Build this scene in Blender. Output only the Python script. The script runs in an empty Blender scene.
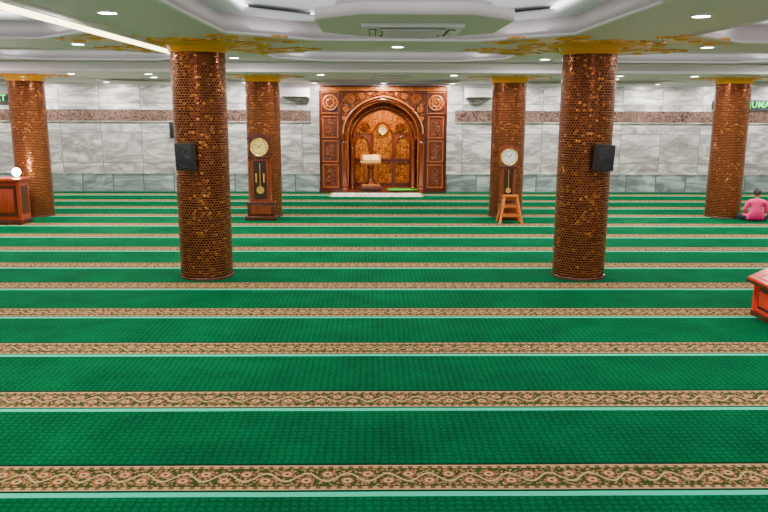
import bpy, bmesh, math, random
from mathutils import Matrix, Vector, Euler
random.seed(7)
S = bpy.context.scene
COL = S.collection
R = math.radians
pi = math.pi

# ---------------------------------------------------------------- materials
class NT:
    def __init__(s, name):
        s.m = bpy.data.materials.new(name); s.m.use_nodes = True
        s.t = s.m.node_tree; s.t.nodes.clear()
        s.out = s.t.nodes.new('ShaderNodeOutputMaterial')
        s.b = s.t.nodes.new('ShaderNodeBsdfPrincipled')
        s.t.links.new(s.b.outputs[0], s.out.inputs[0])
    def set(s, sock, v):
        if v is None: return
        if isinstance(v, bpy.types.NodeSocket): s.t.links.new(v, sock)
        else:
            if isinstance(v, (tuple, list)) and len(v) == 3 and sock.type == 'RGBA': v = (*v, 1)
            sock.default_value = v
    def node(s, typ, ins=None, **props):
        n = s.t.nodes.new(typ)
        for k, v in props.items(): setattr(n, k, v)
        for k, v in (ins or {}).items(): s.set(n.inputs[k], v)
        return n
    def math(s, op, a, b=None, c=None, clamp=False):
        n = s.t.nodes.new('ShaderNodeMath'); n.operation = op; n.use_clamp = clamp
        s.set(n.inputs[0], a); s.set(n.inputs[1], b); s.set(n.inputs[2], c)
        return n.outputs[0]
    def lt(s, a, b): return s.math('LESS_THAN', a, b)
    def gt(s, a, b): return s.math('GREATER_THAN', a, b)
    def mul(s, a, b): return s.math('MULTIPLY', a, b)
    def add(s, a, b): return s.math('ADD', a, b)
    def sub(s, a, b): return s.math('SUBTRACT', a, b)
    def mix(s, f, a, b, mode='MIX'):
        n = s.t.nodes.new('ShaderNodeMix'); n.data_type = 'RGBA'; n.blend_type = mode
        s.set(n.inputs[0], f); s.set(n.inputs[6], a); s.set(n.inputs[7], b)
        return n.outputs[2]
    def ramp(s, f, stops):
        n = s.t.nodes.new('ShaderNodeValToRGB')
        e = n.color_ramp.elements
        while len(e) < len(stops): e.new(0.5)
        for i, (p, c) in enumerate(stops):
            e[i].position = p; e[i].color = (*c, 1)
        s.set(n.inputs[0], f); return n.outputs[0]
    def coord(s, which='Object'):
        return s.node('ShaderNodeTexCoord').outputs[which]
    def sep(s, v):
        n = s.node('ShaderNodeSeparateXYZ', {0: v}); return n.outputs
    def comb(s, x=0.0, y=0.0, z=0.0):
        return s.node('ShaderNodeCombineXYZ', {0: x, 1: y, 2: z}).outputs[0]
    def noise(s, v, scale, detail=3, rough=.5, dist=0.0):
        return s.node('ShaderNodeTexNoise', {'Vector': v, 'Scale': scale, 'Detail': detail, 'Roughness': rough, 'Distortion': dist}).outputs
    def bump(s, h, strength=.3, dist=.01):
        n = s.node('ShaderNodeBump', {'Strength': strength, 'Distance': dist, 'Height': h})
        s.t.links.new(n.outputs[0], s.b.inputs['Normal'])
    def P(s, **k):
        for a, v in k.items(): s.set(s.b.inputs[a.replace('_', ' ')], v)
        return s.m

def simple(name, col, rough=.5, metal=0.0, var=.06, scale=6, bump=0, **k):
    n = NT(name)
    nz = n.noise(n.coord(), scale, 4)[0]
    c = n.mix(nz, tuple(max(0, x*(1-var*2)) for x in col), tuple(min(1, x*(1+var*2)) for x in col))
    n.P(Base_Color=c, Roughness=rough, Metallic=metal, **k)
    if bump: n.bump(nz, bump, .01)
    return n.m

def emis(name, col, st):
    n = NT(name)
    n.P(Base_Color=tuple(c*.5 for c in col), Emission_Color=col, Emission_Strength=st, Roughness=.5)
    return n.m

# carpet
def mat_carpet():
    n = NT('green_prayer_carpet_pile')
    co = n.coord(); x, y, z = n.sep(co)
    P = 1.41
    wob = n.mul(n.sub(n.noise(co, 1.2, 2)[0], .5), .012)
    yy = n.add(y, wob)
    t = n.math('FRACT', n.add(n.math('DIVIDE', n.sub(yy, 4.769), P), .5))
    s = n.mul(n.sub(t, .5), P)
    a = n.math('ABSOLUTE', s)
    band = n.lt(a, .175)
    vor = n.node('ShaderNodeTexVoronoi', {'Vector': co, 'Scale': 17.0, 'Randomness': .25}, feature='DISTANCE_TO_EDGE').outputs[0]
    cell = n.math('MULTIPLY', vor, 3.2, clamp=True)
    fib = n.noise(co, 60, 4, .75)[0]
    big = n.noise(co, 1.6, 5, .65)[0]
    f = n.add(n.mul(cell, .14), n.add(n.mul(fib, .64), n.mul(big, .30)))
    green = n.ramp(f, [(.30, (.0, .013, .005)), (.54, (.0, .072, .024)), (.86, (.0, .19, .066))])
    sx = n.math('SINE', n.mul(x, 2*pi/.28))
    vine = n.lt(n.math('ABSOLUTE', n.sub(s, n.mul(sx, .055))), .011)
    def ros(off, sc):
        fx = n.mul(n.sub(n.math('FRACT', n.add(n.math('DIVIDE', x, .28), off)), .5), .28)
        return n.math('SQRT', n.add(n.math('POWER', fx, 2.0), n.math('POWER', n.add(s, sc), 2.0)))
    d = n.math('MINIMUM', ros(.25, .045), ros(.75, -.045))
    sp = n.node('ShaderNodeTexVoronoi', {'Vector': co, 'Scale': 42.0, 'Randomness': 1.0}).outputs
    spk = n.lt(sp[0], .45)
    bg = n.mix(spk, (.03, .05, .012), (.34, .17, .075))
    c = n.mix(vine, bg, (.50, .32, .17))
    c = n.mix(n.lt(d, .046), c, (.28, .07, .035))
    c = n.mix(n.lt(d, .034), c, (.50, .31, .16))
    c = n.mix(n.lt(d, .014), c, (.08, .05, .02))
    edge = n.gt(a, .118)
    dots = n.gt(n.math('SINE', n.mul(x, 2*pi/.07)), 0.1)
    c = n.mix(edge, c, n.mix(dots, (.42, .26, .13), (.14, .07, .028)))
    c = n.mix(n.mul(n.gt(a, .118), n.lt(a, .128)), c, (.03, .04, .012))
    c = n.mix(n.gt(a, .160), c, (.46, .30, .16))
    c = n.mix(n.mul(fib, .5), c, n.mix(.5, c, (.05, .04, .02)))
    mint = n.mul(n.lt(s, -.20), n.gt(s, -.262))
    mintc = n.mix(fib, (.0, .34, .20), (.05, .68, .44))
    col = n.mix(mint, green, mintc)
    dk = n.mul(n.gt(a, .175), n.lt(a, .20))
    col = n.mix(dk, col, (0, .02, .01))
    col = n.mix(band, col, c)
    n.P(Base_Color=col, Roughness=.9, Specular_IOR_Level=.02)
    n.bump(n.add(n.mul(fib, .7), n.mul(cell, .2)), .6, .006)
    return n.m

def mat_marble(name, w, h, tint=(1, 1, 1), joint=.004, dark=1.0):
    n = NT(name)
    x, y, z = n.sep(n.coord())
    uv = n.comb(n.add(x, n.mul(y, 1.0)), z, 0.0)
    br = n.node('ShaderNodeTexBrick', {'Vector': uv, 'Color1': (0, 0, 0, 1), 'Color2': (1, 1, 1, 1), 'Mortar': (.5, .5, .5, 1),
                'Scale': 1.0, 'Mortar Size': joint, 'Mortar Smooth': .1, 'Bias': 0.0, 'Brick Width': w, 'Row Height': h}, offset=0.0, squash=1.0)
    rnd = n.sep(br.outputs[0])[0]
    off = n.comb(n.mul(rnd, 13.0), n.mul(rnd, 7.0), n.mul(rnd, 5.0))
    v = n.node('ShaderNodeVectorMath', {0: uv, 1: off}, operation='ADD').outputs[0]
    mp = n.node('ShaderNodeMapping', {'Vector': v, 'Rotation': (0, 0, R(-38)), 'Scale': (.7, 2.4, 1)}).outputs[0]
    n1 = n.noise(mp, .85, 8, .62, 1.2)[0]
    vein = n.math('ABSOLUTE', n.sub(n1, .5))
    veinf = n.math('SUBTRACT', 1.0, n.mul(vein, 12.0), clamp=True)
    cloud = n.noise(mp, 1.1, 6, .65, .6)[0]
    c0 = tuple(.80*t*dark for t in tint); c1 = tuple(.30*t*dark for t in tint); c2 = tuple(.10*t*dark for t in tint)
    c = n.ramp(cloud, [(.34, c1), (.58, c0)])
    c = n.mix(n.mul(veinf, .7), c, c2)
    c = n.mix(n.mul(rnd, .35), c, c1)
    c = n.mix(n.mul(br.outputs[1], .85), c, tuple(.09*t for t in tint))
    n.P(Base_Color=c, Roughness=.28)
    return n.m

def mat_frieze():
    n = NT('carved_calligraphy_frieze')
    x, y, z = n.sep(n.coord())
    uv = n.comb(n.add(x, y), z, 0.0)
    v1 = n.node('ShaderNodeTexVoronoi', {'Vector': uv, 'Scale': 5.0}, feature='DISTANCE_TO_EDGE').outputs[0]
    n1 = n.noise(uv, 7, 2, .6, 2.5)[0]
    k = n.lt(n.math('ABSOLUTE', n.sub(n1, .5)), .03)
    c = n.mix(k, (.030, .009, .005), (.30, .19, .13))
    c = n.mix(n.lt(v1, .05), c, (.14, .07, .045))
    n.P(Base_Color=c, Roughness=.5); n.bump(k, .4, .01)
    return n.m

def mat_mosaic():
    n = NT('bronze_mosaic_tiles')
    u, v, w = n.sep(n.coord('UV'))
    uv = n.comb(u, v, 0.0)
    br = n.node('ShaderNodeTexBrick', {'Vector': uv, 'Color1': (0, 0, 0, 1), 'Color2': (1, 1, 1, 1), 'Mortar': (.5, .5, .5, 1),
                'Scale': 1.0, 'Mortar Size': .0045, 'Mortar Smooth': .3, 'Bias': 0.0, 'Brick Width': 2*pi*.385/52, 'Row Height': .036}, offset=0.5)
    rnd = n.sep(br.outputs[0])[0]; mo = br.outputs[1]
    c = n.ramp(rnd, [(0.0, (.045, .006, .002)), (.5, (.095, .017, .004)), (.85, (.18, .042, .008)), (1.0, (.60, .22, .035))])
    c = n.mix(mo, c, (.24, .085, .024))
    rough = n.add(.2, n.mul(mo, .35))
    n.P(Base_Color=c, Metallic=.78, Roughness=rough)
    hgt = n.add(n.mul(n.sub(1.0, mo), .6), n.mul(rnd, .3))
    hx = n.noise(uv, 24, 2, .5)[0]
    n.bump(n.add(hgt, n.mul(hx, .75)), .55, .014)
    return n.m

def mat_wood(name, c0, c1, rough=.3, carve=0.0, scale=3.0):
    n = NT(name)
    co = n.coord()
    mp = n.node('ShaderNodeMapping', {'Vector': co, 'Scale': (4.0, 4.0, .6)}).outputs[0]
    g = n.noise(mp, scale, 6, .65, 1.2)[0]
    c = n.ramp(g, [(.3, c0), (.7, c1)])
    if carve:
        v = n.node('ShaderNodeTexVoronoi', {'Vector': co, 'Scale': 12.0, 'Randomness': .6}, feature='DISTANCE_TO_EDGE').outputs[0]
        nn = n.noise(co, 9, 2, .5, 3.0)[0]
        sc = n.math('ABSOLUTE', n.sub(nn, .5))
        h = n.add(n.math('MULTIPLY', v, 3.0, clamp=True), n.math('MULTIPLY', sc, 6.0, clamp=True))
        c = n.mix(n.math('SUBTRACT', 1.15, n.mul(h, .9), clamp=True), c, tuple(q*.18 for q in c0))
        n.bump(h, carve, .03)
    n.P(Base_Color=c, Roughness=rough, Coat_Weight=0.0 if carve else .15, Coat_Roughness=.25, Specular_IOR_Level=.2 if carve else .4)
    return n.m

def mat_goldorn():
    n = NT('gold_arabesque_relief')
    co = n.coord()
    v = n.node('ShaderNodeTexVoronoi', {'Vector': co, 'Scale': 5.0}, feature='DISTANCE_TO_EDGE').outputs[0]
    nn = n.math('ABSOLUTE', n.sub(n.noise(co, 5, 2, .5, 3.0)[0], .5))
    k = n.lt(nn, .018)
    c = n.mix(k, (1.0, .42, .008), (.35, .05, .01))
    c = n.mix(n.lt(v, .03), c, (1.0, .74, .30))
    n.P(Base_Color=c, Metallic=0.0, Roughness=.35); n.bump(nn, .5, .02)
    return n.m

def mat_rug():
    n = NT('cream_rug_weave')
    co = n.coord()
    v = n.node('ShaderNodeTexVoronoi', {'Vector': co, 'Scale': 7.0}, feature='DISTANCE_TO_EDGE').outputs[0]
    c = n.mix(n.lt(v, .06), (.78, .74, .66), (.35, .28, .2))
    n.P(Base_Color=c, Roughness=.9); return n.m

M = dict(
 carpet=mat_carpet(),
 marble=mat_marble('grey_veined_marble', 1.18, .86, (1.0, .965, .92), .010),
 dado=mat_marble('teal_marble_dado', .9, .6, (.76, .94, .92), .018, .78),
 frieze=mat_frieze(),
 mosaic=mat_mosaic(),
 gold=simple('polished_gold', (1.0, .42, .012), .3, .1),
 goldorn=mat_goldorn(),
 wood=mat_wood('carved_teak', (.075, .010, .002), (.22, .042, .005), .3),
 carved=mat_wood('deep_carved_teak', (.16, .028, .004), (.40, .095, .011), .45, .9),
 carvedlit=mat_wood('carved_teak_lit', (.36, .09, .008), (.70, .25, .022), .4, .6),  # brighter copy of the carved teak, warm niche glow put into its colour
 darkwood=mat_wood('dark_mahogany', (.03, .006, .002), (.10, .018, .006), .25),
 redwood=mat_wood('red_mahogany', (.18, .018, .006), (.36, .045, .011), .22),
 orange=mat_wood('orange_varnished_wood', (.30, .06, .008), (.56, .155, .02), .35),
 tablered=mat_wood('red_lacquered_wood', (.55, .018, .008), (.85, .045, .014), .22),
 ceil=simple('painted_plaster_white', (.90, .775, .84), .55, 0, .02, 2),
 ceil2=simple('painted_plaster_bluegrey', (.70, .68, .72), .6, 0, .02, 2),
 fascia=simple('painted_plaster_trim', (.93, .86, .89), .5, 0, .02, 2),
 white=simple('white_plastic', (.82, .76, .80), .35, 0, .02),
 grille=simple('grey_grille', (.12, .12, .14), .5, 0, .05),
 black=simple('black_plastic', (.012, .013, .016), .4, 0, .1),
 blackmesh=simple('speaker_grille_black', (.022, .022, .028), .6, .3, .3, 200, .3),
 lamp=emis('downlight_diffuser', (1, .98, .93), 60),
 globe=emis('globe_lamp_glass', (1, .97, .9), 80),
 cove=emis('cove_led_warm', (1, .84, .46), 9),
 covew=emis('cove_led_white', (.97, 1, .97), 4),
 ledg=emis('led_green', (.02, 1, .12), 2.2),
 dial=simple('clock_dial_cream', (.80, .58, .16), .4, 0, .04),
 dialw=simple('clock_dial_white', (.72, .72, .68), .4, 0, .04),
 brass=simple('brass', (.85, .50, .12), .25, .8),
 glass=simple('dark_case_glass', (.03, .018, .012), .08, 0, .1),
 rug=mat_rug(),
 rugg=simple('green_rug', (.02, .45, .02), .9, 0, .2, 30),
 pink=simple('pink_cotton', (.80, .015, .18), .8, 0, .12, 12, .2),
 pants=simple('dark_trousers', (.012, .014, .03), .85, 0, .15, 12, .2),
 skin=simple('skin', (.34, .13, .06), .5, 0, .06, 8, 0, Subsurface_Weight=.05),
 hair=simple('black_hair', (.012, .008, .006), .5, 0, .3, 60, .4),
 base=simple('concrete_floor', (.3, .3, .3), .8),
 paper=simple('paper', (.75, .50, .20), .7, 0, .05),
)

# ---------------------------------------------------------------- builder
class B:
    def __init__(s):
        s.bm = bmesh.new(); s.uv = s.bm.loops.layers.uv.new('UVMap'); s.mats = []
    def mi(s, m):
        m = M[m]
        if m not in s.mats: s.mats.append(m)
        return s.mats.index(m)
    def _fin(s, geom, m, mat):
        vs = geom
        if m is not None: bmesh.ops.transform(s.bm, matrix=m, verts=vs)
        i = s.mi(mat); fs = set()
        for v in vs:
            for f in v.link_faces: fs.add(f)
        for f in fs: f.material_index = i
        return vs
    def box(s, c, d, mat, rot=None, bev=0.0):
        r = bmesh.ops.create_cube(s.bm, size=1.0)
        vs = r['verts']
        bmesh.ops.transform(s.bm, matrix=Matrix.Diagonal((*d, 1)), verts=vs)
        if bev:
            es = list({e for v in vs for e in v.link_edges})
            rr = bmesh.ops.bevel(s.bm, geom=es, offset=bev, segments=2, affect='EDGES', profile=.5)
            vs = list({v for f in rr['faces'] for v in f.verts} | {v for v in vs if v.is_valid})
            stack = list(vs); seen = set(vs)
            while stack:
                v = stack.pop()
                for e in v.link_edges:
                    o = e.other_vert(v)
                    if o not in seen: seen.add(o); stack.append(o)
            vs = list(seen)
        m = Matrix.Translation(c)
        if rot: m = m @ Euler(rot).to_matrix().to_4x4()
        return s._fin(vs, m, mat)
    def cyl(s, c, r, h, mat, r2=None, seg=24, rot=None):
        g = bmesh.ops.create_cone(s.bm, cap_ends=True, segments=seg, radius1=r, radius2=r if r2 is None else r2, depth=h)
        m = Matrix.Translation(c)
        if rot: m = m @ Euler(rot).to_matrix().to_4x4()
        return s._fin(g['verts'], m, mat)
    def sph(s, c, r, mat, sc=(1, 1, 1), rot=None, u=24, v=14):
        g = bmesh.ops.create_uvsphere(s.bm, u_segments=u, v_segments=v, radius=r)
        m = Matrix.Translation(c)
        if rot: m = m @ Euler(rot).to_matrix().to_4x4()
        m = m @ Matrix.Diagonal((*sc, 1))
        return s._fin(g['verts'], m, mat)
    def lathe(s, prof, c, mat, seg=48, rot=None, uvs=True):
        i = s.mi(mat); rings = []
        m = Matrix.Translation(c)
        if rot: m = m @ Euler(rot).to_matrix().to_4x4()
        rr = max(p[0] for p in prof)
        for r, z in prof:
            rings.append([s.bm.verts.new(m @ Vector((r*math.cos(2*pi*k/seg), r*math.sin(2*pi*k/seg), z))) for k in range(seg)])
        for a in range(len(prof)-1):
            for k in range(seg):
                k2 = (k+1) % seg
                f = s.bm.faces.new((rings[a][k], rings[a][k2], rings[a+1][k2], rings[a+1][k]))
                f.material_index = i
                us = [k, k+1, k+1, k]; zs = [prof[a][1]]*2+[prof[a+1][1]]*2
                for l, uu, zz in zip(f.loops, us, zs): l[s.uv].uv = (uu/seg*2*pi*rr, zz)
        for ring, fl in ((rings[0], True), (rings[-1], False)):
            f = s.bm.faces.new(ring[::-1] if fl else ring); f.material_index = i
    def torus(s, c, R0, r, mat, rot=None, seg=32, sec=8, sc=(1, 1, 1)):
        i = s.mi(mat); m = Matrix.Translation(c)
        if rot: m = m @ Euler(rot).to_matrix().to_4x4()
        m = m @ Matrix.Diagonal((*sc, 1))
        g = []
        for a in range(seg):
            A = 2*pi*a/seg
            g.append([s.bm.verts.new(m @ Vector(((R0+r*math.cos(2*pi*b/sec))*math.cos(A), (R0+r*math.cos(2*pi*b/sec))*math.sin(A), r*math.sin(2*pi*b/sec)))) for b in range(sec)])
        for a in range(seg):
            for b in range(sec):
                f = s.bm.faces.new((g[a][b], g[(a+1) % seg][b], g[(a+1) % seg][(b+1) % sec], g[a][(b+1) % sec])); f.material_index = i
    def tube(s, pts, r, mat, sec=8):
        i = s.mi(mat); rings = []
        pts = [Vector(p) for p in pts]
        for k, p in enumerate(pts):
            d = (pts[min(k+1, len(pts)-1)]-pts[max(k-1, 0)]).normalized()
            up = Vector((0, 1, 0)) if abs(d.y) < .9 else Vector((1, 0, 0))
            a = d.cross(up).normalized(); b = d.cross(a).normalized()
            rings.append([s.bm.verts.new(p+a*r*math.cos(2*pi*q/sec)+b*r*math.sin(2*pi*q/sec)) for q in range(sec)])
        for k in range(len(pts)-1):
            for q in range(sec):
                f = s.bm.faces.new((rings[k][q], rings[k][(q+1) % sec], rings[k+1][(q+1) % sec], rings[k+1][q])); f.material_index = i
        f = s.bm.faces.new(rings[0]); f.material_index = i
        f = s.bm.faces.new(rings[-1]); f.material_index = i
    def poly(s, splines, thick, mat, m):
        cu = bpy.data.curves.new('tmp', 'CURVE'); cu.dimensions = '2D'; cu.fill_mode = 'BOTH'; cu.extrude = thick/2
        for sp in splines:
            q = cu.splines.new('POLY'); q.points.add(len(sp)-1); q.use_cyclic_u = True
            for p, (x, y) in zip(q.points, sp): p.co = (x, y, 0, 1)
        ob = bpy.data.objects.new('tmp', cu); COL.objects.link(ob)
        dg = bpy.context.evaluated_depsgraph_get()
        me = bpy.data.meshes.new_from_object(ob.evaluated_get(dg))
        me.transform(m)
        i = s.mi(mat)
        n0 = len(s.bm.faces)
        for p in me.polygons: p.material_index = i
        s.bm.from_mesh(me)
        s.bm.faces.ensure_lookup_table()
        for f in s.bm.faces[n0:]: f.material_index = i
        bpy.data.objects.remove(ob); bpy.data.curves.remove(cu); bpy.data.meshes.remove(me)
    def done(s, name, loc=(0, 0, 0), rotz=0, parent=None, scale=1, smooth=True, weld=True):
        if weld: bmesh.ops.remove_doubles(s.bm, verts=s.bm.verts, dist=1e-5)
        bmesh.ops.recalc_face_normals(s.bm, faces=s.bm.faces)
        me = bpy.data.meshes.new(name); s.bm.to_mesh(me); s.bm.free()
        for m in s.mats: me.materials.append(m)
        if smooth:
            me.polygons.foreach_set('use_smooth', [True]*len(me.polygons))
            me.set_sharp_from_angle(angle=R(32))
        ob = bpy.data.objects.new(name, me); COL.objects.link(ob)
        ob.location = loc; ob.rotation_euler = (0, 0, rotz); ob.scale = (scale,)*3
        if parent: ob.parent = parent
        return ob

XZ = lambda y: Matrix.Translation((0, y, 0)) @ Matrix.Rotation(R(90), 4, 'X')

# ---------------------------------------------------------------- dimensions
YW = 22.43; XS = 13.6; YB = -3.0
ZS = 3.37; ZL = 3.17; YL = 15.2

# ---------------------------------------------------------------- shell
b = B(); b.box((0, (YW+YB)/2+.5, -.087), (2*XS+.4, YW-YB+3, .15), 'base'); b.done('floor')
b = B(); b.box((0, (YW+YB)/2, -.006), (2*XS-.02, YW-YB-.02, .012), 'carpet'); b.done('prayer_carpet')

b = B()
for sx in (-1, 1):
    b.box((sx*(1.62+XS)/2, YW+.1, 1.9), (XS-1.62, .2, 3.8), 'marble')
b.box((0, YW+.1, 3.42), (3.24, .2, .76), 'marble')
b.done('wall_back')
for nm, sx in (('wall_left', -1), ('wall_right', 1)):
    b = B(); b.box((sx*(XS+.1), (YW+YB)/2, 1.9), (.2, YW-YB, 3.8), 'marble'); b.done(nm)
b = B()
for sx in (-1, 1):
    b.box((sx*(1.90+XS)/2, YW-.012, .27), (XS-1.90, .024, .54), 'dado')
    b.box((sx*(1.90+XS)/2, YW-.02, .55), (XS-1.90, .04, .03), 'marble')
b.done('baseboard_back')
b = B()
for sx in (-1, 1):
    b.box((sx*(2.12+XS)/2, YW-.012, 2.235), (XS-2.12, .024, .33), 'frieze')
    for z in (2.06, 2.41): b.box((sx*(2.12+XS)/2, YW-.018, z), (XS-2.12, .036, .02), 'marble')
b.done('trim_1')

# ---------------------------------------------------------------- ceiling
def octo(cx, cy, hx, hy, ch):
    return [(cx-hx+ch, cy-hy), (cx+hx-ch, cy-hy), (cx+hx, cy-hy+ch), (cx+hx, cy+hy-ch), (cx+hx-ch, cy+hy), (cx-hx+ch, cy+hy), (cx-hx, cy+hy-ch), (cx-hx, cy-hy+ch)]
coffers = []
bays = [(-10.9, 1.9), (-5.45, 1.85), (0, 2.1), (5.45, 1.95), (10.9, 1.9)]
for cx, hx in bays:
    coffers.append((cx, 7.75, hx, 2.45, 1.0))
    coffers.append((cx, 13.35, hx, 1.35, .8))
    coffers.append((cx, 1.6, hx, 2.4, 1.0))
b = B()
outer = [(-XS, YB), (XS, YB), (XS, YL), (-XS, YL)]
b.poly([outer]+[octo(*c) for c in coffers], .20, 'ceil', Matrix.Translation((0, 0, ZS+.10)))
b.box((0, (YB+YW)/2+.5, 3.72), (2*XS+.4, YW-YB+3, .08), 'ceil2')
for c in coffers:
    o = octo(c[0], c[1], c[2]+.05, c[3]+.05, c[4]); i_ = octo(c[0], c[1], c[2]-.28, c[3]-.28, c[4]-.12)
    b.poly([o, i_], .06, 'ceil2', Matrix.Translation((0, 0, ZS+.23)))
    o = octo(c[0], c[1], c[2]+.012, c[3]+.012, c[4]); i_ = octo(c[0], c[1], c[2]-.035, c[3]-.035, c[4])
    b.poly([o, i_], .035, 'fascia', Matrix.Translation((0, 0, ZS-.012)))
low = []
for cx, hx in bays: low.append((cx, 19.9, hx-.1, 1.45, .6))
outer = [(-XS, YL), (XS, YL), (XS, YW+.0), (-XS, YW+.0)]
b.poly([outer]+[octo(*c) for c in low], .30, 'ceil', Matrix.Translation((0, 0, ZL+.15)))
b.box((0, (YL+YW)/2, ZL+.36), (2*XS, YW-YL, .12), 'ceil2')
b.box((0, YL-.02, ZL+.02), (2*XS, .06, .05), 'fascia')
b.box((0, YL-.015, ZL+.16), (2*XS, .05, .03), 'fascia')
for c in low:
    o = octo(c[0], c[1], c[2]+.012, c[3]+.012, c[4]); i_ = octo(c[0], c[1], c[2]-.04, c[3]-.04, c[4])
    b.poly([o, i_], .03, 'fascia', Matrix.Translation((0, 0, ZL-.01)))
b.box((0, YW-.03, ZL-.03), (2*XS, .06, .06), 'fascia')
b.done('ceiling', smooth=False)

b = B()
b.poly([octo(0.05, 7.45, .88, 1.0, .42)], .10, 'ceil', Matrix.Translation((0, 0, 3.30)))
b.poly([octo(0.05, 7.45, .70, .82, .36)], .40, 'ceil2', Matrix.Translation((0, 0, 3.50)))
b.done('dropped_ceiling_panel', smooth=False)

def cassette(x, y, z, s=1.0):
    b = B()
    b.box((0, 0, -.02), (.95, .95, .04), 'white', bev=.012)
    b.box((0, 0, -.045), (.56, .56, .012), 'grille')
    for k in range(9): b.box((0, -.24+k*.06, -.055), (.54, .022, .012), 'white')
    for a in range(4):
        c, sn = math.cos(a*pi/2), math.sin(a*pi/2)
        b.box((.37*c, .37*sn, -.043), (.07 if abs(c) > .5 else .6, .6 if abs(c) > .5 else .07, .014), 'grille')
        b.box((.37*c, .37*sn, -.054), (.045 if abs(c) > .5 else .58, .58 if abs(c) > .5 else .045, .01), 'white')
    b.done('cassette_air_conditioner', (x, y, z), scale=s)
cassette(0.05, 7.55, 3.25)
cassette(0.1, 16.1, ZL)

b = B()
for c in coffers:
    cx, cy, hx, hy, ch = c
    for sx in (-1, 1):
        b.box((cx+sx*(hx-.30), cy, ZS+.275), (.05, 2*(hy-ch), .03), 'covew')
    for sy in (-1, 1):
        b.box((cx, cy+sy*(hy-.30), ZS+.275), (2*(hx-ch), .05, .03), 'covew')
b.done('cove_led_strips')
b = B()
b.box((-3.40, 6.9, ZS-.03), (.28, 12.4, .06), 'fascia')
b.box((-3.40, 6.9, ZS-.062), (.19, 12.3, .012), 'cove')
b.done('linear_ceiling_light')

def lobed(cx, cy, r, n, amp, ph=0, k=96):
    return [(cx+r*(1-amp+amp*abs(math.cos(n*(2*pi*i/k+ph)/2)))*math.cos(2*pi*i/k), cy+r*(1-amp+amp*abs(math.cos(n*(2*pi*i/k+ph)/2)))*math.sin(2*pi*i/k)) for i in range(k)]
cols = [(-2.81, 11.1, ZS), (2.81, 11.1, ZS), (-8.1, 11.1, ZS), (7.95, 11.1, ZS),
        (-2.8, 17.4, ZL), (2.8, 17.4, ZL), (-8.1, 17.4, ZL), (7.92, 17.4, ZL)]
for (x, y, zc) in cols:
    b = B()
    if zc == ZS:
        b.poly([lobed(0, 0, 1.06, 12, .14), lobed(0, 0, .52, 24, .0)], .024, 'goldorn', Matrix.Translation((0, 0, -.012)))
        b.torus((0, 0, -.012), .58, .04, 'gold', seg=48)
        b.torus((0, 0, -.012), .80, .03, 'gold', seg=48)
        for k in range(12):
            A = k*pi/6
            b.sph((.92*math.cos(A), .92*math.sin(A), -.02), .07, 'gold', (1.5, .7, .35), (0, 0, A), 12, 8)
        for sx in (-1, 1):
            for sy in (-1, 1):
                A = math.atan2(sy, sx)
                m = Matrix.Translation((sx*1.06, sy*1.08, -.012)) @ Matrix.Rotation(A, 4, 'Z')
                pts = [(.36*math.cos(t)*(1+.18*math.cos(6*t)), .74*math.sin(t)*(1+.12*math.cos(6*t))) for t in [2*pi*q/48 for q in range(48)]]
                b.poly([pts], .022, 'goldorn', m)
                for q in (-.45, 0, .45):
                    p = m @ Vector((0, q, -.012)); b.sph(p, .09, 'gold', (1, 1, .3), None, 14, 8)
    else:
        b.poly([lobed(0, 0, .95, 12, .16), lobed(0, 0, .50, 24, .0)], .024, 'goldorn', Matrix.Translation((0, 0, -.012)))
        b.torus((0, 0, -.012), .60, .03, 'gold', seg=48)
    b.done('gold_ceiling_medallion', (x, y, zc))

# ---------------------------------------------------------------- columns
def column(x, y, top):
    b = B()
    r = .385
    b.lathe([(r, .05), (r, 1.0), (r, 2.0), (r, top-.12)], (0, 0, 0), 'mosaic', 64)
    b.lathe([(r+.012, 0), (r+.012, .025), (r+.004, .04), (r-.02, .045)], (0, 0, 0), 'darkwood', 64)
    b.lathe([(r-.01, top-.13), (r+.015, top-.125), (r+.03, top-.105), (r+.02, top-.085), (r+.045, top-.055), (r+.075, top-.02), (r+.08, top), (r-.05, top)], (0, 0, 0), 'gold', 64)
    b.done('mosaic_column', (x, y, 0))
for c in cols: column(*c)

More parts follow.
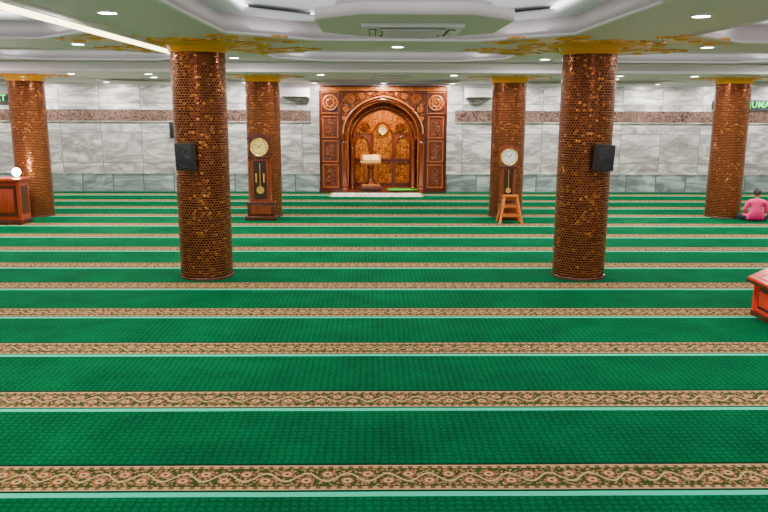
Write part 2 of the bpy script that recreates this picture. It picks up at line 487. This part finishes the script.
# ---------------------------------------------------------------- mihrab
def arch(hw, sp, ap, n=14, base=0.0):
    pts = [(-hw, base), (-hw, sp)]
    H = ap-sp
    for i in range(1, n):
        t = i/n
        a = t*pi/2
        pts.append((-hw*math.cos(a), sp+H*(math.sin(a)*.84+.16*t)))
    pts.append((0, ap))
    L = [p for p in pts[:-1]]
    pts += [(-x, z) for x, z in reversed(L)]
    return pts
def archpath(hw, sp, ap, y, base=0.0):
    return [(x, y, z) for x, z in arch(hw, sp, ap, 20, base)]
y0 = YW-.16
b = B()
rect = [(-1.86, 0), (1.86, 0), (1.86, 3.10), (-1.86, 3.10)]
b.poly([rect, arch(1.17, 1.72, 2.80, base=.02)], .155, 'wood', XZ(y0+.08))
for x in (-1, 1):
    b.box((x*1.73, y0+.005, 1.55), (.26-.02, .03, 3.0), 'wood')
for sx in (-1, 1):
    b.box((sx*1.83, y0-.03, 1.55), (.07, .06, 3.10), 'darkwood')
    b.box((sx*1.25, y0-.02, 1.30), (.05, .05, 2.55), 'darkwood')
    for (z1, z2) in ((.16, .82), (.92, 1.52), (1.62, 2.22)):
        zc = (z1+z2)/2; h = z2-z1
        b.box((sx*1.54, y0-.012, zc), (.44, .03, h), 'wood')
        for dx in (-.22, .22): b.box((sx*1.54+dx, y0-.03, zc), (.022, .05, h), 'orange')
        for dz in (-h/2, h/2): b.box((sx*1.54, y0-.03, zc+dz), (.47, .05, .022), 'orange')
        b.poly([arch(.13, zc+.05, zc+.24, 10, zc-.24)], .03, 'carved', XZ(y0-.035) @ Matrix.Translation((sx*1.54, 0, 0)))
    b.box((sx*1.54, y0-.01, 2.62), (.50, .03, .56), 'darkwood')
    b.cyl((sx*1.54, y0-.03, 2.62), .20, .04, 'carved', rot=(R(90), 0, 0), seg=32)
    b.torus((sx*1.54, y0-.045, 2.62), .21, .018, 'orange', rot=(R(90), 0, 0))
    b.torus((sx*1.54, y0-.05, 2.62), .11, .012, 'orange', rot=(R(90), 0, 0))
    for k in range(8):
        A = k*pi/4
        b.sph((sx*1.54+.155*math.cos(A), y0-.05, 2.62+.155*math.sin(A)), .018, 'orange', u=8, v=6)
    for dx in (-.25, .25): b.box((sx*1.54+dx, y0-.03, 2.62), (.022, .05, .6), 'wood')
    for dz in (-.3, .3): b.box((sx*1.54, y0-.03, 2.62+dz), (.53, .05, .022), 'orange')
b.poly([[(-1.22, 1.70), (-1.18, 1.70), (-1.18, 1.72)]+[(x, z) for x, z in arch(1.20, 1.76, 2.84, 14, 1.76)[1:-1]]+[(1.18, 1.72), (1.18, 1.70), (1.22, 1.70), (1.22, 2.94), (-1.22, 2.94)]], .04, 'carved', XZ(y0-.01))
for sx in (-1, 1):
    for (cx, cz, r) in ((.95, 2.72, .14), (.62, 2.80, .09), (1.08, 2.42, .09), (1.13, 2.16, .06), (.38, 2.87, .045)):
        pts = []
        for k in range(30):
            t = k/29; A = t*4.5*pi; rr = r*(1-t*.85)
            pts.append((sx*(cx+rr*math.cos(A)), y0-.045, cz+rr*math.sin(A)))
        b.tube(pts, .013, 'orange', 6)
b.tube(archpath(1.17, 1.72, 2.80, y0-.03), .026, 'orange', 10)
b.tube(archpath(1.09, 1.70, 2.72, y0+.03), .04, 'darkwood', 8)
b.tube(archpath(1.04, 1.68, 2.66, y0+.07), .018, 'orange', 8)
b.box((0, y0-.04, 2.98), (3.76, .10, .04), 'orange')
b.box((0, y0-.06, 3.085), (3.80, .16, .045), 'darkwood')
b.box((0, y0-.02, 3.035), (3.72, .06, .05), 'goldorn')
for k in range(40): b.box((-1.83+k*.0938, y0-.07, 3.04), (.045, .06, .035), 'orange')
for sx in (-1, 1): b.box((sx*1.53, y0-.03, .06), (.70, .14, .12), 'darkwood')
def pillar(x, y, r, h, mt='wood'):
    b.lathe([(r*1.7, 0), (r*1.7, .12), (r*1.2, .15), (r*1.5, .19), (r, .24), (r*.95, h*.5), (r, h-.30), (r*1.3, h-.27), (r, h-.24), (r*1.3, h-.18), (r*1.9, h-.06), (r*2.0, h), (r*.5, h)], (x, y, 0), mt, 20)
for sx in (-1, 1):
    pillar(sx*1.13, y0-.03, .06, 1.74)
yi = y0+.46
b.poly([[(-1.58, 0), (1.58, 0), (1.58, 2.98), (-1.58, 2.98)], arch(.88, 1.55, 2.42, base=.02)], .08, 'carved', XZ(yi))
b.tube(archpath(.88, 1.55, 2.42, yi-.05), .03, 'wood', 10)
b.tube(archpath(.96, 1.57, 2.50, yi-.045), .012, 'orange', 6)
for sx in (-1, 1):
    pillar(sx*.93, yi-.09, .05, 1.56, 'wood')
yb = y0+1.15
b.box((0, yb+.04, 1.49), (3.16, .08, 2.98), 'wood')
for sx in (-1, 1): b.box((sx*1.58, (y0+yb)/2+.13, 1.49), (.06, yb-y0-.1, 2.98), 'wood')
b.box((0, (y0+yb)/2+.13, 2.98), (3.16, yb-y0-.1, .05), 'wood')
b.box((0, (y0+yb)/2+.13, .03), (3.16, yb-y0-.1, .06), 'wood')
for cx, hw, sp, ap in ((0, .30, 1.55, 2.05), (-.62, .22, 1.30, 1.62), (.62, .22, 1.30, 1.62)):
    b.poly([arch(hw, sp, ap, 12, .95)], .03, 'carvedlit', XZ(yb-.02) @ Matrix.Translation((cx, 0, 0)))
    b.tube([(cx+x, yb-.045, z) for x, z in arch(hw, sp, ap, 14, .95)], .022, 'wood', 8)
    b.box((cx, yb-.03, .92), (2*hw+.06, .05, .04), 'wood')
    b.box((cx, yb-.02, .50), (2*hw, .03, .62), 'carvedlit')
    for dx in (-hw, hw): b.box((cx+dx, yb-.035, .50), (.03, .05, .66), 'wood')
    for dz in (.18, .82): b.box((cx, yb-.035, dz), (2*hw, .05, .03), 'wood')
b.poly([arch(.80, 1.78, 2.40, 14, 1.70)], .03, 'carvedlit', XZ(yb-.005))
b.cyl((0, yb-.06, 1.80), .12, .03, 'dialw', rot=(R(90), 0, 0), seg=32)
b.torus((0, yb-.075, 1.80), .13, .02, 'brass', rot=(R(90), 0, 0))
for k in range(3): b.box((-.05+k*.05, yb-.08, 1.80), (.012, .012, .12-.03*k), 'darkwood')
for sx in (-1, 1):
    b.torus((sx*.52, yb-.04, 1.90), .11, .02, 'wood', rot=(R(90), 0, 0))
    b.cyl((sx*.52, yb-.03, 1.90), .07, .03, 'carved', rot=(R(90), 0, 0))
b.done('mihrab')

def light(kind, name, loc, energy, parent=None, size=.12, col=(1, .97, .92), rot=(0, 0, 0), **k):
    l = bpy.data.lights.new(name, kind); l.energy = energy; l.color = col
    if kind == 'AREA': l.shape = k.pop('shape', 'DISK'); l.size = size
    elif kind == 'SPOT': l.shadow_soft_size = size
    for a, v in k.items(): setattr(l, a, v)
    o = bpy.data.objects.new(name, l); COL.objects.link(o); o.location = loc; o.rotation_euler = rot
    if parent: o.parent = parent
    return o

b = B()
b.box((0, 0, .05), (.66, .46, .10), 'darkwood', bev=.01)
b.box((0, 0, .13), (.54, .36, .06), 'orange', bev=.01)
b.lathe([(.14, .16), (.09, .24), (.06, .40), (.10, .52), (.06, .62), (.14, .74)], (0, 0, 0), 'wood', 20)
for sx in (-1, 1): b.box((sx*.2, 0, .45), (.04, .24, .62), 'wood', bev=.008)
b.box((0, 0, .78), (.58, .40, .06), 'orange', bev=.01)
b.box((0, -.02, .92), (.60, .42, .035), 'orange', rot=(R(28), 0, 0), bev=.006)
b.box((0, -.205, .845), (.60, .03, .05), 'brass', rot=(R(28), 0, 0))
for sx in (-1, 1):
    b.box((sx*.12, -.03, .95), (.22, .30, .02), 'paper', rot=(R(28), 0, 0))
b.done('wooden_lectern', (-.36, YW+.14, .062))

b = B(); b.box((0, 0, .005), (2.55, .95, .010), 'rug')
for k in range(50):
    for sx in (-1, 1): b.box((sx*1.30, -.46+k*.0188, .004), (.06, .006, .006), 'paper')
b.done('prayer_rug', (-.2, 21.62, 0))
b = B(); b.box((0, 0, .006), (.95, .5, .012), 'rugg'); b.box((0, 0, .008), (.8, .36, .012), 'rugg')
b.done('prayer_rug', (.62, YW+.12, .062))
# ---------------------------------------------------------------- clocks
def dialface(b, x, y, z, r, mat):
    b.cyl((x, y, z), r, .02, mat, rot=(R(90), 0, 0), seg=40)
    b.torus((x, y-.008, z), r+.012, .016, 'brass', rot=(R(90), 0, 0), seg=40)
    for k in range(12):
        A = k*pi/6
        b.box((x+.8*r*math.sin(A), y-.013, z+.8*r*math.cos(A)), (.012, .006, .04), 'black', rot=(0, A, 0))
    b.box((x+.15*r, y-.018, z+.2*r), (.016, .006, .55*r), 'black', rot=(0, R(40), 0))
    b.box((x-.25*r, y-.022, z+.18*r), (.010, .006, .75*r), 'black', rot=(0, R(-55), 0))
    b.cyl((x, y-.022, z), .012, .012, 'brass', rot=(R(90), 0, 0), seg=12)
b = B()
b.box((0, 0, .05), (.70, .32, .10), 'darkwood', bev=.015)
b.box((0, 0, .24), (.60, .28, .28), 'darkwood', bev=.01)
b.box((0, -.142, .24), (.44, .012, .18), 'wood')
b.box((0, 0, .39), (.66, .32, .05), 'darkwood', bev=.012)
b.box((0, 0, .90), (.42, .22, .98), 'wood')
b.box((0, -.112, .90), (.28, .012, .84), 'glass')
for sx in (-1, 1):
    b.lathe([(.035, 0), (.035, .05), (.02, .08), (.028, .3), (.02, .5), (.028, .7), (.02, .88), (.035, .92), (.035, .96)], (sx*.225, -.10, .42), 'wood', 14)
b.cyl((0, -.125, .68), .085, .012, 'brass', rot=(R(90), 0, 0), seg=28)
b.box((0, -.122, .98), (.012, .008, .58), 'brass')
for sx in (-1, 1):
    b.cyl((sx*.085, -.128, .95), .018, .2, 'brass', seg=14)
b.box((0, 0, 1.40), (.52, .28, .05), 'darkwood', bev=.012)
b.box((0, 0, 1.60), (.46, .24, .38), 'darkwood')
dialface(b, 0, -.13, 1.62, .175, 'dial')
b.poly([[(-.27, 1.79), (.27, 1.79), (.27, 1.83), (.20, 1.86), (.12, 1.90), (.05, 1.91), (0, 1.93), (-.05, 1.91), (-.12, 1.90), (-.20, 1.86), (-.27, 1.83)]], .26, 'darkwood', XZ(0))
b.done('grandfather_clock', (-2.80, 16.78, 0))
b = B()
b.box((0, 0, .06), (.46, .28, .12), 'darkwood', bev=.012)
b.box((0, 0, .27), (.38, .24, .30), 'wood', bev=.008)
b.box((0, 0, .44), (.44, .28, .05), 'darkwood', bev=.01)
b.box((0, 0, .82), (.32, .20, .72), 'wood')
b.box((0, -.105, .84), (.20, .012, .62), 'glass')
b.box((0, -.115, .92), (.010, .008, .44), 'brass'); b.cyl((0, -.118, .68), .06, .012, 'brass', rot=(R(90), 0, 0))
b.box((0, 0, 1.20), (.40, .24, .05), 'darkwood', bev=.01)
b.box((0, -.0, 1.40), (.38, .20, .36), 'wood')
dialface(b, 0, -.115, 1.42, .165, 'dialw')
b.poly([[(-.22, 1.55), (.22, 1.55)]+[(.22*math.cos(t), 1.57+.10*math.sin(t)) for t in [pi*q/12 for q in range(13)]]], .22, 'wood', XZ(0))
b.done('pendulum_clock', (2.72, 16.80, 0))

b = B()
b.box((0, 0, .60), (.34, .22, .035), 'orange', bev=.006)
for sx in (-1, 1):
    for sy in (-1, 1):
        p0 = Vector((sx*.13, sy*.08, .59)); p1 = Vector((sx*.24, sy*.20, 0.012))
        c = (p0+p1)/2; d = p0-p1
        q = d.to_track_quat('Z', 'Y').to_euler()
        b.box(c, (.04, .04, d.length), 'orange', rot=q)
for z, w, dy in ((.18, .40, .165), (.38, .31, .125)):
    for sy in (-1, 1): b.box((0, sy*dy, z), (w, .03, .04), 'orange')
    b.box((0, 0, z), (w*.85, dy*2, .02), 'orange')
b.done('wooden_step_stool', (2.70, 16.30, 0))

# ---------------------------------------------------------------- speakers
def speaker(name, loc, w, h, d, rz, tilt, arm=True, back=.12):
    b = B()
    t = Matrix.Rotation(tilt, 4, 'X')
    b.poly([[(-w/2, -d/2), (w/2, -d/2), (w*.36, d/2), (-w*.36, d/2)]], h, 'black', t)
    c = t @ Vector((0, -d/2-.006, 0)); b.box(c, (w*.9, .016, h*.92), 'blackmesh', rot=(tilt, 0, 0), bev=.004)
    c = t @ Vector((0, -d/2-.014, -h*.15)); b.torus(c, w*.3, .008, 'black', rot=(R(90)+tilt, 0, 0), seg=24)
    c = t @ Vector((0, -d/2-.014, h*.28)); b.torus(c, w*.12, .006, 'black', rot=(R(90)+tilt, 0, 0), seg=18)
    if arm:
        b.box((0, d/2+back/2-.03, 0), (.04, back+.06, .04), 'black')
        b.box((0, d/2+back-.006, 0), (.09, .012, .14), 'black')
    b.done(name, loc, rz)
for sx, rz in ((-1, R(-6)), (1, R(7))):
    cx, cy = sx*2.81, 11.1
    off = .385+.115+.09
    speaker('wall_mounted_speaker', (cx+off*math.sin(rz)+sx*0.02, cy-off*math.cos(rz), 1.82), .26, .36, .20, rz, R(6), True, .10)
speaker('wall_mounted_speaker', (-6.10, YW-.20, 1.82), .20, .46, .18, 0, R(5), True, .11)
speaker('wall_mounted_speaker', (9.95, YW-.20, 1.55), .20, .32, .18, 0, R(5), True, .11)

for x in (2.80, -2.55):
    b = B()
    b.poly([[(-.11, -.14), (.11, -.14), (.11, .14), (-.06, .14), (-.11, .06)]], .85, 'white',
           Matrix.Rotation(R(90), 4, 'Z') @ Matrix.Rotation(R(90), 4, 'X') )
    b.box((0, -.085, -.125), (.76, .05, .03), 'grille')
    b.box((0, -.113, -.02), (.84, .004, .006), 'grille')
    b.done('split_air_conditioner', (x, YW-.16, 2.90))

def led(name, x, z, w, h, text, size):
    b = B()
    b.box((0, 0, 0), (w, .06, h), 'black', bev=.006)
    for dz in (-1, 1): b.box((0, -.032, dz*(h/2-.012)), (w, .012, .014), 'grille')
    ob = b.done(name, (x, YW-.062, z))
    cu = bpy.data.curves.new('t', 'FONT'); cu.body = text; cu.size = size; cu.extrude = .003; cu.align_x = 'CENTER'; cu.align_y = 'CENTER'; cu.space_character = 1.1; cu.offset = .004
    o = bpy.data.objects.new('t', cu); COL.objects.link(o)
    me = bpy.data.meshes.new_from_object(o.evaluated_get(bpy.context.evaluated_depsgraph_get()))
    bpy.data.objects.remove(o)
    me.materials.clear(); me.materials.append(M['ledg'])
    t = bpy.data.objects.new('led_text', me); COL.objects.link(t); t.parent = ob
    t.location = (0, -.036, -.005); t.rotation_euler = (R(90), 0, 0)
led('led_running_text_sign', 10.8, 2.60, 2.2, .27, 'SHOLAT JUMAT 12', .24)
led('led_running_text_sign', -11.4, 2.72, 1.7, .25, 'SHOLAT', .24)

# ---------------------------------------------------------------- wooden partition left
b = B()
L = 2.9
b.box((0, 0, .05), (L, .55, .10), 'darkwood', bev=.01)
b.box((0, 0, .51), (L-.06, .46, .84), 'redwood')
b.box((0, 0, .95), (L+.04, .58, .06), 'redwood', bev=.012)
n = 4
for k in range(n):
    cx = -L/2+L/n*(k+.5)
    b.box((cx, -.236, .51), (L/n-.16, .02, .66), 'darkwood')
    b.box((cx, -.25, .51), (L/n-.28, .02, .50), 'redwood', bev=.006)
for k in range(n+1):
    b.box((-L/2+.03+(L-.06)/n*k, -.245, .51), (.07, .04, .84), 'redwood')
b.box((L/2-.035, 0, .51), (.03, .34, .6), 'darkwood')
b.done('wooden_partition_cabinet', (-7.80-L/2, 16.25, 0))
b = B()
b.cyl((0, 0, .012), .07, .024, 'brass'); b.cyl((0, 0, .03), .02, .04, 'brass')
b.sph((0, 0, .12), .085, 'globe')
g = b.done('globe_table_lamp', (-7.95, 16.25, .98))
light('POINT', 'globe_bulb', (0, -.0, .26), 45, g, col=(1, .92, .8), shadow_soft_size=.04)

# octagonal low table right
b = B()
def oct2(r): return [(r*math.cos(pi/8+k*pi/4), r*math.sin(pi/8+k*pi/4)) for k in range(8)]
T = lambda z: Matrix.Translation((0, 0, z))
b.poly([oct2(.78)], .06, 'darkwood', T(.03))
b.poly([oct2(.74)], .36, 'tablered', T(.24))
b.poly([oct2(.86)], .035, 'darkwood', T(.4325))
b.poly([oct2(.84)], .025, 'tablered', T(.4625))
b.poly([oct2(.74), oct2(.70)], .008, 'tablered', T(.477))
ap = .74*math.cos(pi/8)
for k in range(8):
    A = k*pi/4
    b.box((ap*math.cos(A), ap*math.sin(A), .235), (.024, .40, .26), 'darkwood', rot=(0, 0, A))
    b.box(((ap+.012)*math.cos(A), (ap+.012)*math.sin(A), .235), (.024, .32, .18), 'tablered', rot=(0, 0, A), bev=.005)
    b.cyl((.74*math.cos(A+pi/8), .74*math.sin(A+pi/8), .23), .03, .36, 'tablered', seg=12)
b.done('octagonal_wooden_table', (5.08, 8.60, 0))

# ---------------------------------------------------------------- seated person
def skin_mesh(verts, edges, radii, sub=2):
    me = bpy.data.meshes.new('sk'); me.from_pydata(verts, edges, [])
    ob = bpy.data.objects.new('sk', me); COL.objects.link(ob)
    ob.modifiers.new('s', 'SKIN'); 
    sv = me.skin_vertices[0].data
    for i, r in enumerate(radii):
        sv[i].radius = r if isinstance(r, tuple) else (r, r)
        sv[i].use_root = (i == 0)
    md = ob.modifiers.new('d', 'SUBSURF'); md.levels = sub; md.render_levels = sub
    out = bpy.data.meshes.new_from_object(ob.evaluated_get(bpy.context.evaluated_depsgraph_get()))
    bpy.data.objects.remove(ob); bpy.data.meshes.remove(me)
    return out
def person(loc, rz, scale):
    V = [(0, 0, .13), (0, .0, .26), (0, .01, .40), (0, .0, .50), (0, .01, .565), (0, .03, .62)]
    E = [(0, 1), (1, 2), (2, 3), (3, 4), (4, 5)]
    Rr = [(.165, .13), (.15, .115), (.165, .115), (.12, .09), (.052, .052), (.048, .048)]
    def add(p, r, par):
        V.append(p); Rr.append(r); E.append((par, len(V)-1)); return len(V)-1
    for s in (-1, 1):
        sh = add((s*.175, .0, .495), .066, 3)
        ua = add((s*.215, .03, .40), .058, sh)
        el = add((s*.245, .07, .27), .046, ua)
        fa = add((s*.19, .18, .225), .038, el)
        wr = add((s*.14, .28, .20), .027, fa)
        add((s*.115, .32, .185), (.034, .02), wr)
        hp = add((s*.12, .06, .115), .095, 0)
        th = add((s*.24, .20, .12), .08, hp)
        kn = add((s*.34, .33, .11), .062, th)
        sn = add((s*.17, .40, .085), .052, kn)
        an = add((s*.02, .41-(.05 if s > 0 else 0), .055), .036, sn)
        add((-s*.10, .38-(.05 if s > 0 else 0), .045), (.04, .03), an)
    body = skin_mesh(V, E, Rr)
    b = B()
    ids = {k: b.mi(k) for k in ('pink', 'pants', 'skin', 'hair')}
    b.bm.from_mesh(body)
    for f in b.bm.faces:
        c = f.calc_center_median()
        ax = abs(c.x)
        if c.z > .575: m = 'skin'
        elif c.z > .25: m = 'pink'
        elif c.z > .175 and (c.y > .12 or ax > .20): m = 'skin'
        elif c.z > .05 and c.y < .08 and ax < .2: m = 'pink'
        elif c.z > .15 and c.y < .12: m = 'pink'
        elif ax < .16 and c.y > .33 and c.z < .075: m = 'skin'
        else: m = 'pants'
        f.material_index = ids[m]
    for s in (-1, 1):
        for k in range(5):
            if k < 4:
                bx = s*(.135-.016*k); ln = (.058, .068, .063, .05)[k]
                P = [(bx-s*.012, .325, .188), (bx-s*.02, .335+ln*.45, .186), (bx-s*.024, .335+ln*.8, .172), (bx-s*.026, .335+ln, .155)]
            else:
                P = [(s*.10, .30, .195), (s*.078, .318, .198), (s*.068, .338, .192), (s*.062, .352, .186)]
            fm = skin_mesh(P, [(0, 1), (1, 2), (2, 3)], [.009, .0085, .008, .006], 1)
            n0 = len(b.bm.faces); b.bm.from_mesh(fm); b.bm.faces.ensure_lookup_table()
            for f in b.bm.faces[n0:]: f.material_index = ids['skin']
    hc = Vector((0, .045, .715)); tilt = (R(-12), 0, 0)
    Rm = Matrix.Translation(hc) @ Euler(tilt).to_matrix().to_4x4()
    def hp(p): return Rm @ Vector(p)
    vs = b.sph((0, 0, 0), .1, 'skin', (.78, .92, 1.12), u=28, v=20)
    for v in vs:
        if v.co.z < -.02:
            k = (-.02-v.co.z)/.09
            v.co.x *= 1-.30*k; v.co.y = v.co.y*(1-.22*k)+.014*k
        if v.co.y > .06 and abs(v.co.z-.012) < .02 and .012 < abs(v.co.x) < .045: v.co.y -= .006
    bmesh.ops.transform(b.bm, matrix=Rm, verts=vs)
    b.sph(hp((0, .094, -.018)), .014, 'skin', (.8, 1.1, 1.5), tilt, 10, 8)
    b.sph(hp((0, .086, -.052)), .018, 'skin', (1.2, .4, .35), tilt, 10, 6)
    for s in (-1, 1):
        b.sph(hp((s*.079, -.005, -.008)), .024, 'skin', (.35, .7, 1.2), tilt, 12, 8)
        b.sph(hp((s*.030, .080, .010)), .009, 'black', (1.3, .6, .7), tilt, 10, 6)
        b.box(hp((s*.030, .088, .030)), (.028, .006, .006), 'hair', rot=tilt)
    vs = b.sph((0, 0, 0), .106, 'hair', (.82, .94, 1.10), u=28, v=20)
    for v in vs:
        if v.co.y > .03 and v.co.z < .055: v.co.y = .03; v.co.x *= .9; v.co.z *= .9
        if v.co.z < -.055: v.co.z = -.055; v.co.x *= .82
        v.co.y -= .008
    bmesh.ops.transform(b.bm, matrix=Rm, verts=vs)
    b.torus((0, .008, .566), .056, .012, 'pink', seg=24, sc=(1, 1, .8))
    zmin = min(v.co.z for v in b.bm.verts)
    for v in b.bm.verts: v.co.z -= zmin
    b.done('seated_person', loc, rz, scale=scale, weld=False)
person((8.31, 16.60, 0), R(-15), .93)

# ---------------------------------------------------------------- lights
def downlight(x, y, z, e=60, col=(1, .95, .90)):
    b = B()
    b.lathe([(.105, 0), (.105, -.012), (.090, -.018), (.082, -.012), (.082, 0)], (0, 0, 0), 'white', 24)
    b.cyl((0, 0, -.010), .080, .012, 'lamp', seg=24)
    o = b.done('recessed_downlight', (x, y, z))
    light('AREA', 'lamp_emitter', (0, 0, -.03), e, o, .13, col)
E = 105
for x in (-10.9, -6.4, -4.5, 0.05, 4.5, 6.4, 10.9): downlight(x, 11.1 if abs(x) > 1 else 11.3, ZS, E if abs(x) > 7 or abs(x) < 1 else E*.55)
for x in (-8.1, -2.81, 2.81, 8.0):
    for y in (2.0, 7.4, 14.0): downlight(x, y, ZS, E)
for x in (-5.45, 5.45):
    for y in (5.0, ): downlight(x, y, ZS, E)
for x in (-12, -9.4, -6.6, -5.0, -1.4, 1.4, 4.9, 6.5, 9.4, 12): downlight(x, 16.2, ZL, E*.8)
for k in range(13): downlight(-11.7+k*1.95, 21.75, ZL, E*.7)
for x in (-10.6, -5.4, 5.4, 10.6): downlight(x, 18.0, ZL, E*.8)
for sx in (-.4, .4):
    light('SPOT', 'mihrab_spot', (sx, yi+.15, 2.85), 190, col=(1, .62, .20), rot=(R(22), 0, 0), size=.05, spot_size=R(110), spot_blend=.6)
light('SPOT', 'mihrab_front_spot', (0, 20.6, ZL-.04), 110, col=(1, .66, .28), rot=(R(48), 0, 0), size=.05, spot_size=R(75), spot_blend=.6)
for c in coffers:
    light('AREA', 'added_coffer_fill', (c[0], c[1], ZS+.05), 44 if c[3] > 2 else 28, col=(.96, 1, .97), rot=(pi, 0, 0), shape='RECTANGLE', size=2*c[2]-.6, size_y=2*c[3]-.6)  # added area fill in each coffer, brightens the ceiling above it

w = bpy.data.worlds.new('World'); S.world = w; w.use_nodes = True
bg = w.node_tree.nodes['Background']; bg.inputs[0].default_value = (1, .95, .97, 1); bg.inputs[1].default_value = 1.2

# ---------------------------------------------------------------- camera
cd = bpy.data.cameras.new('Camera'); cam = bpy.data.objects.new('Camera', cd); COL.objects.link(cam)
cd.sensor_width = 36; cd.lens = 36*750/768; cd.clip_end = 200
cam.matrix_world = Matrix.Translation((-.324, 0, 2.5)) @ Matrix.Rotation(R(-.94), 4, 'Z') @ Matrix.Rotation(R(90-11.24), 4, 'X') @ Matrix.Rotation(R(.22), 4, 'Z')
S.camera = cam
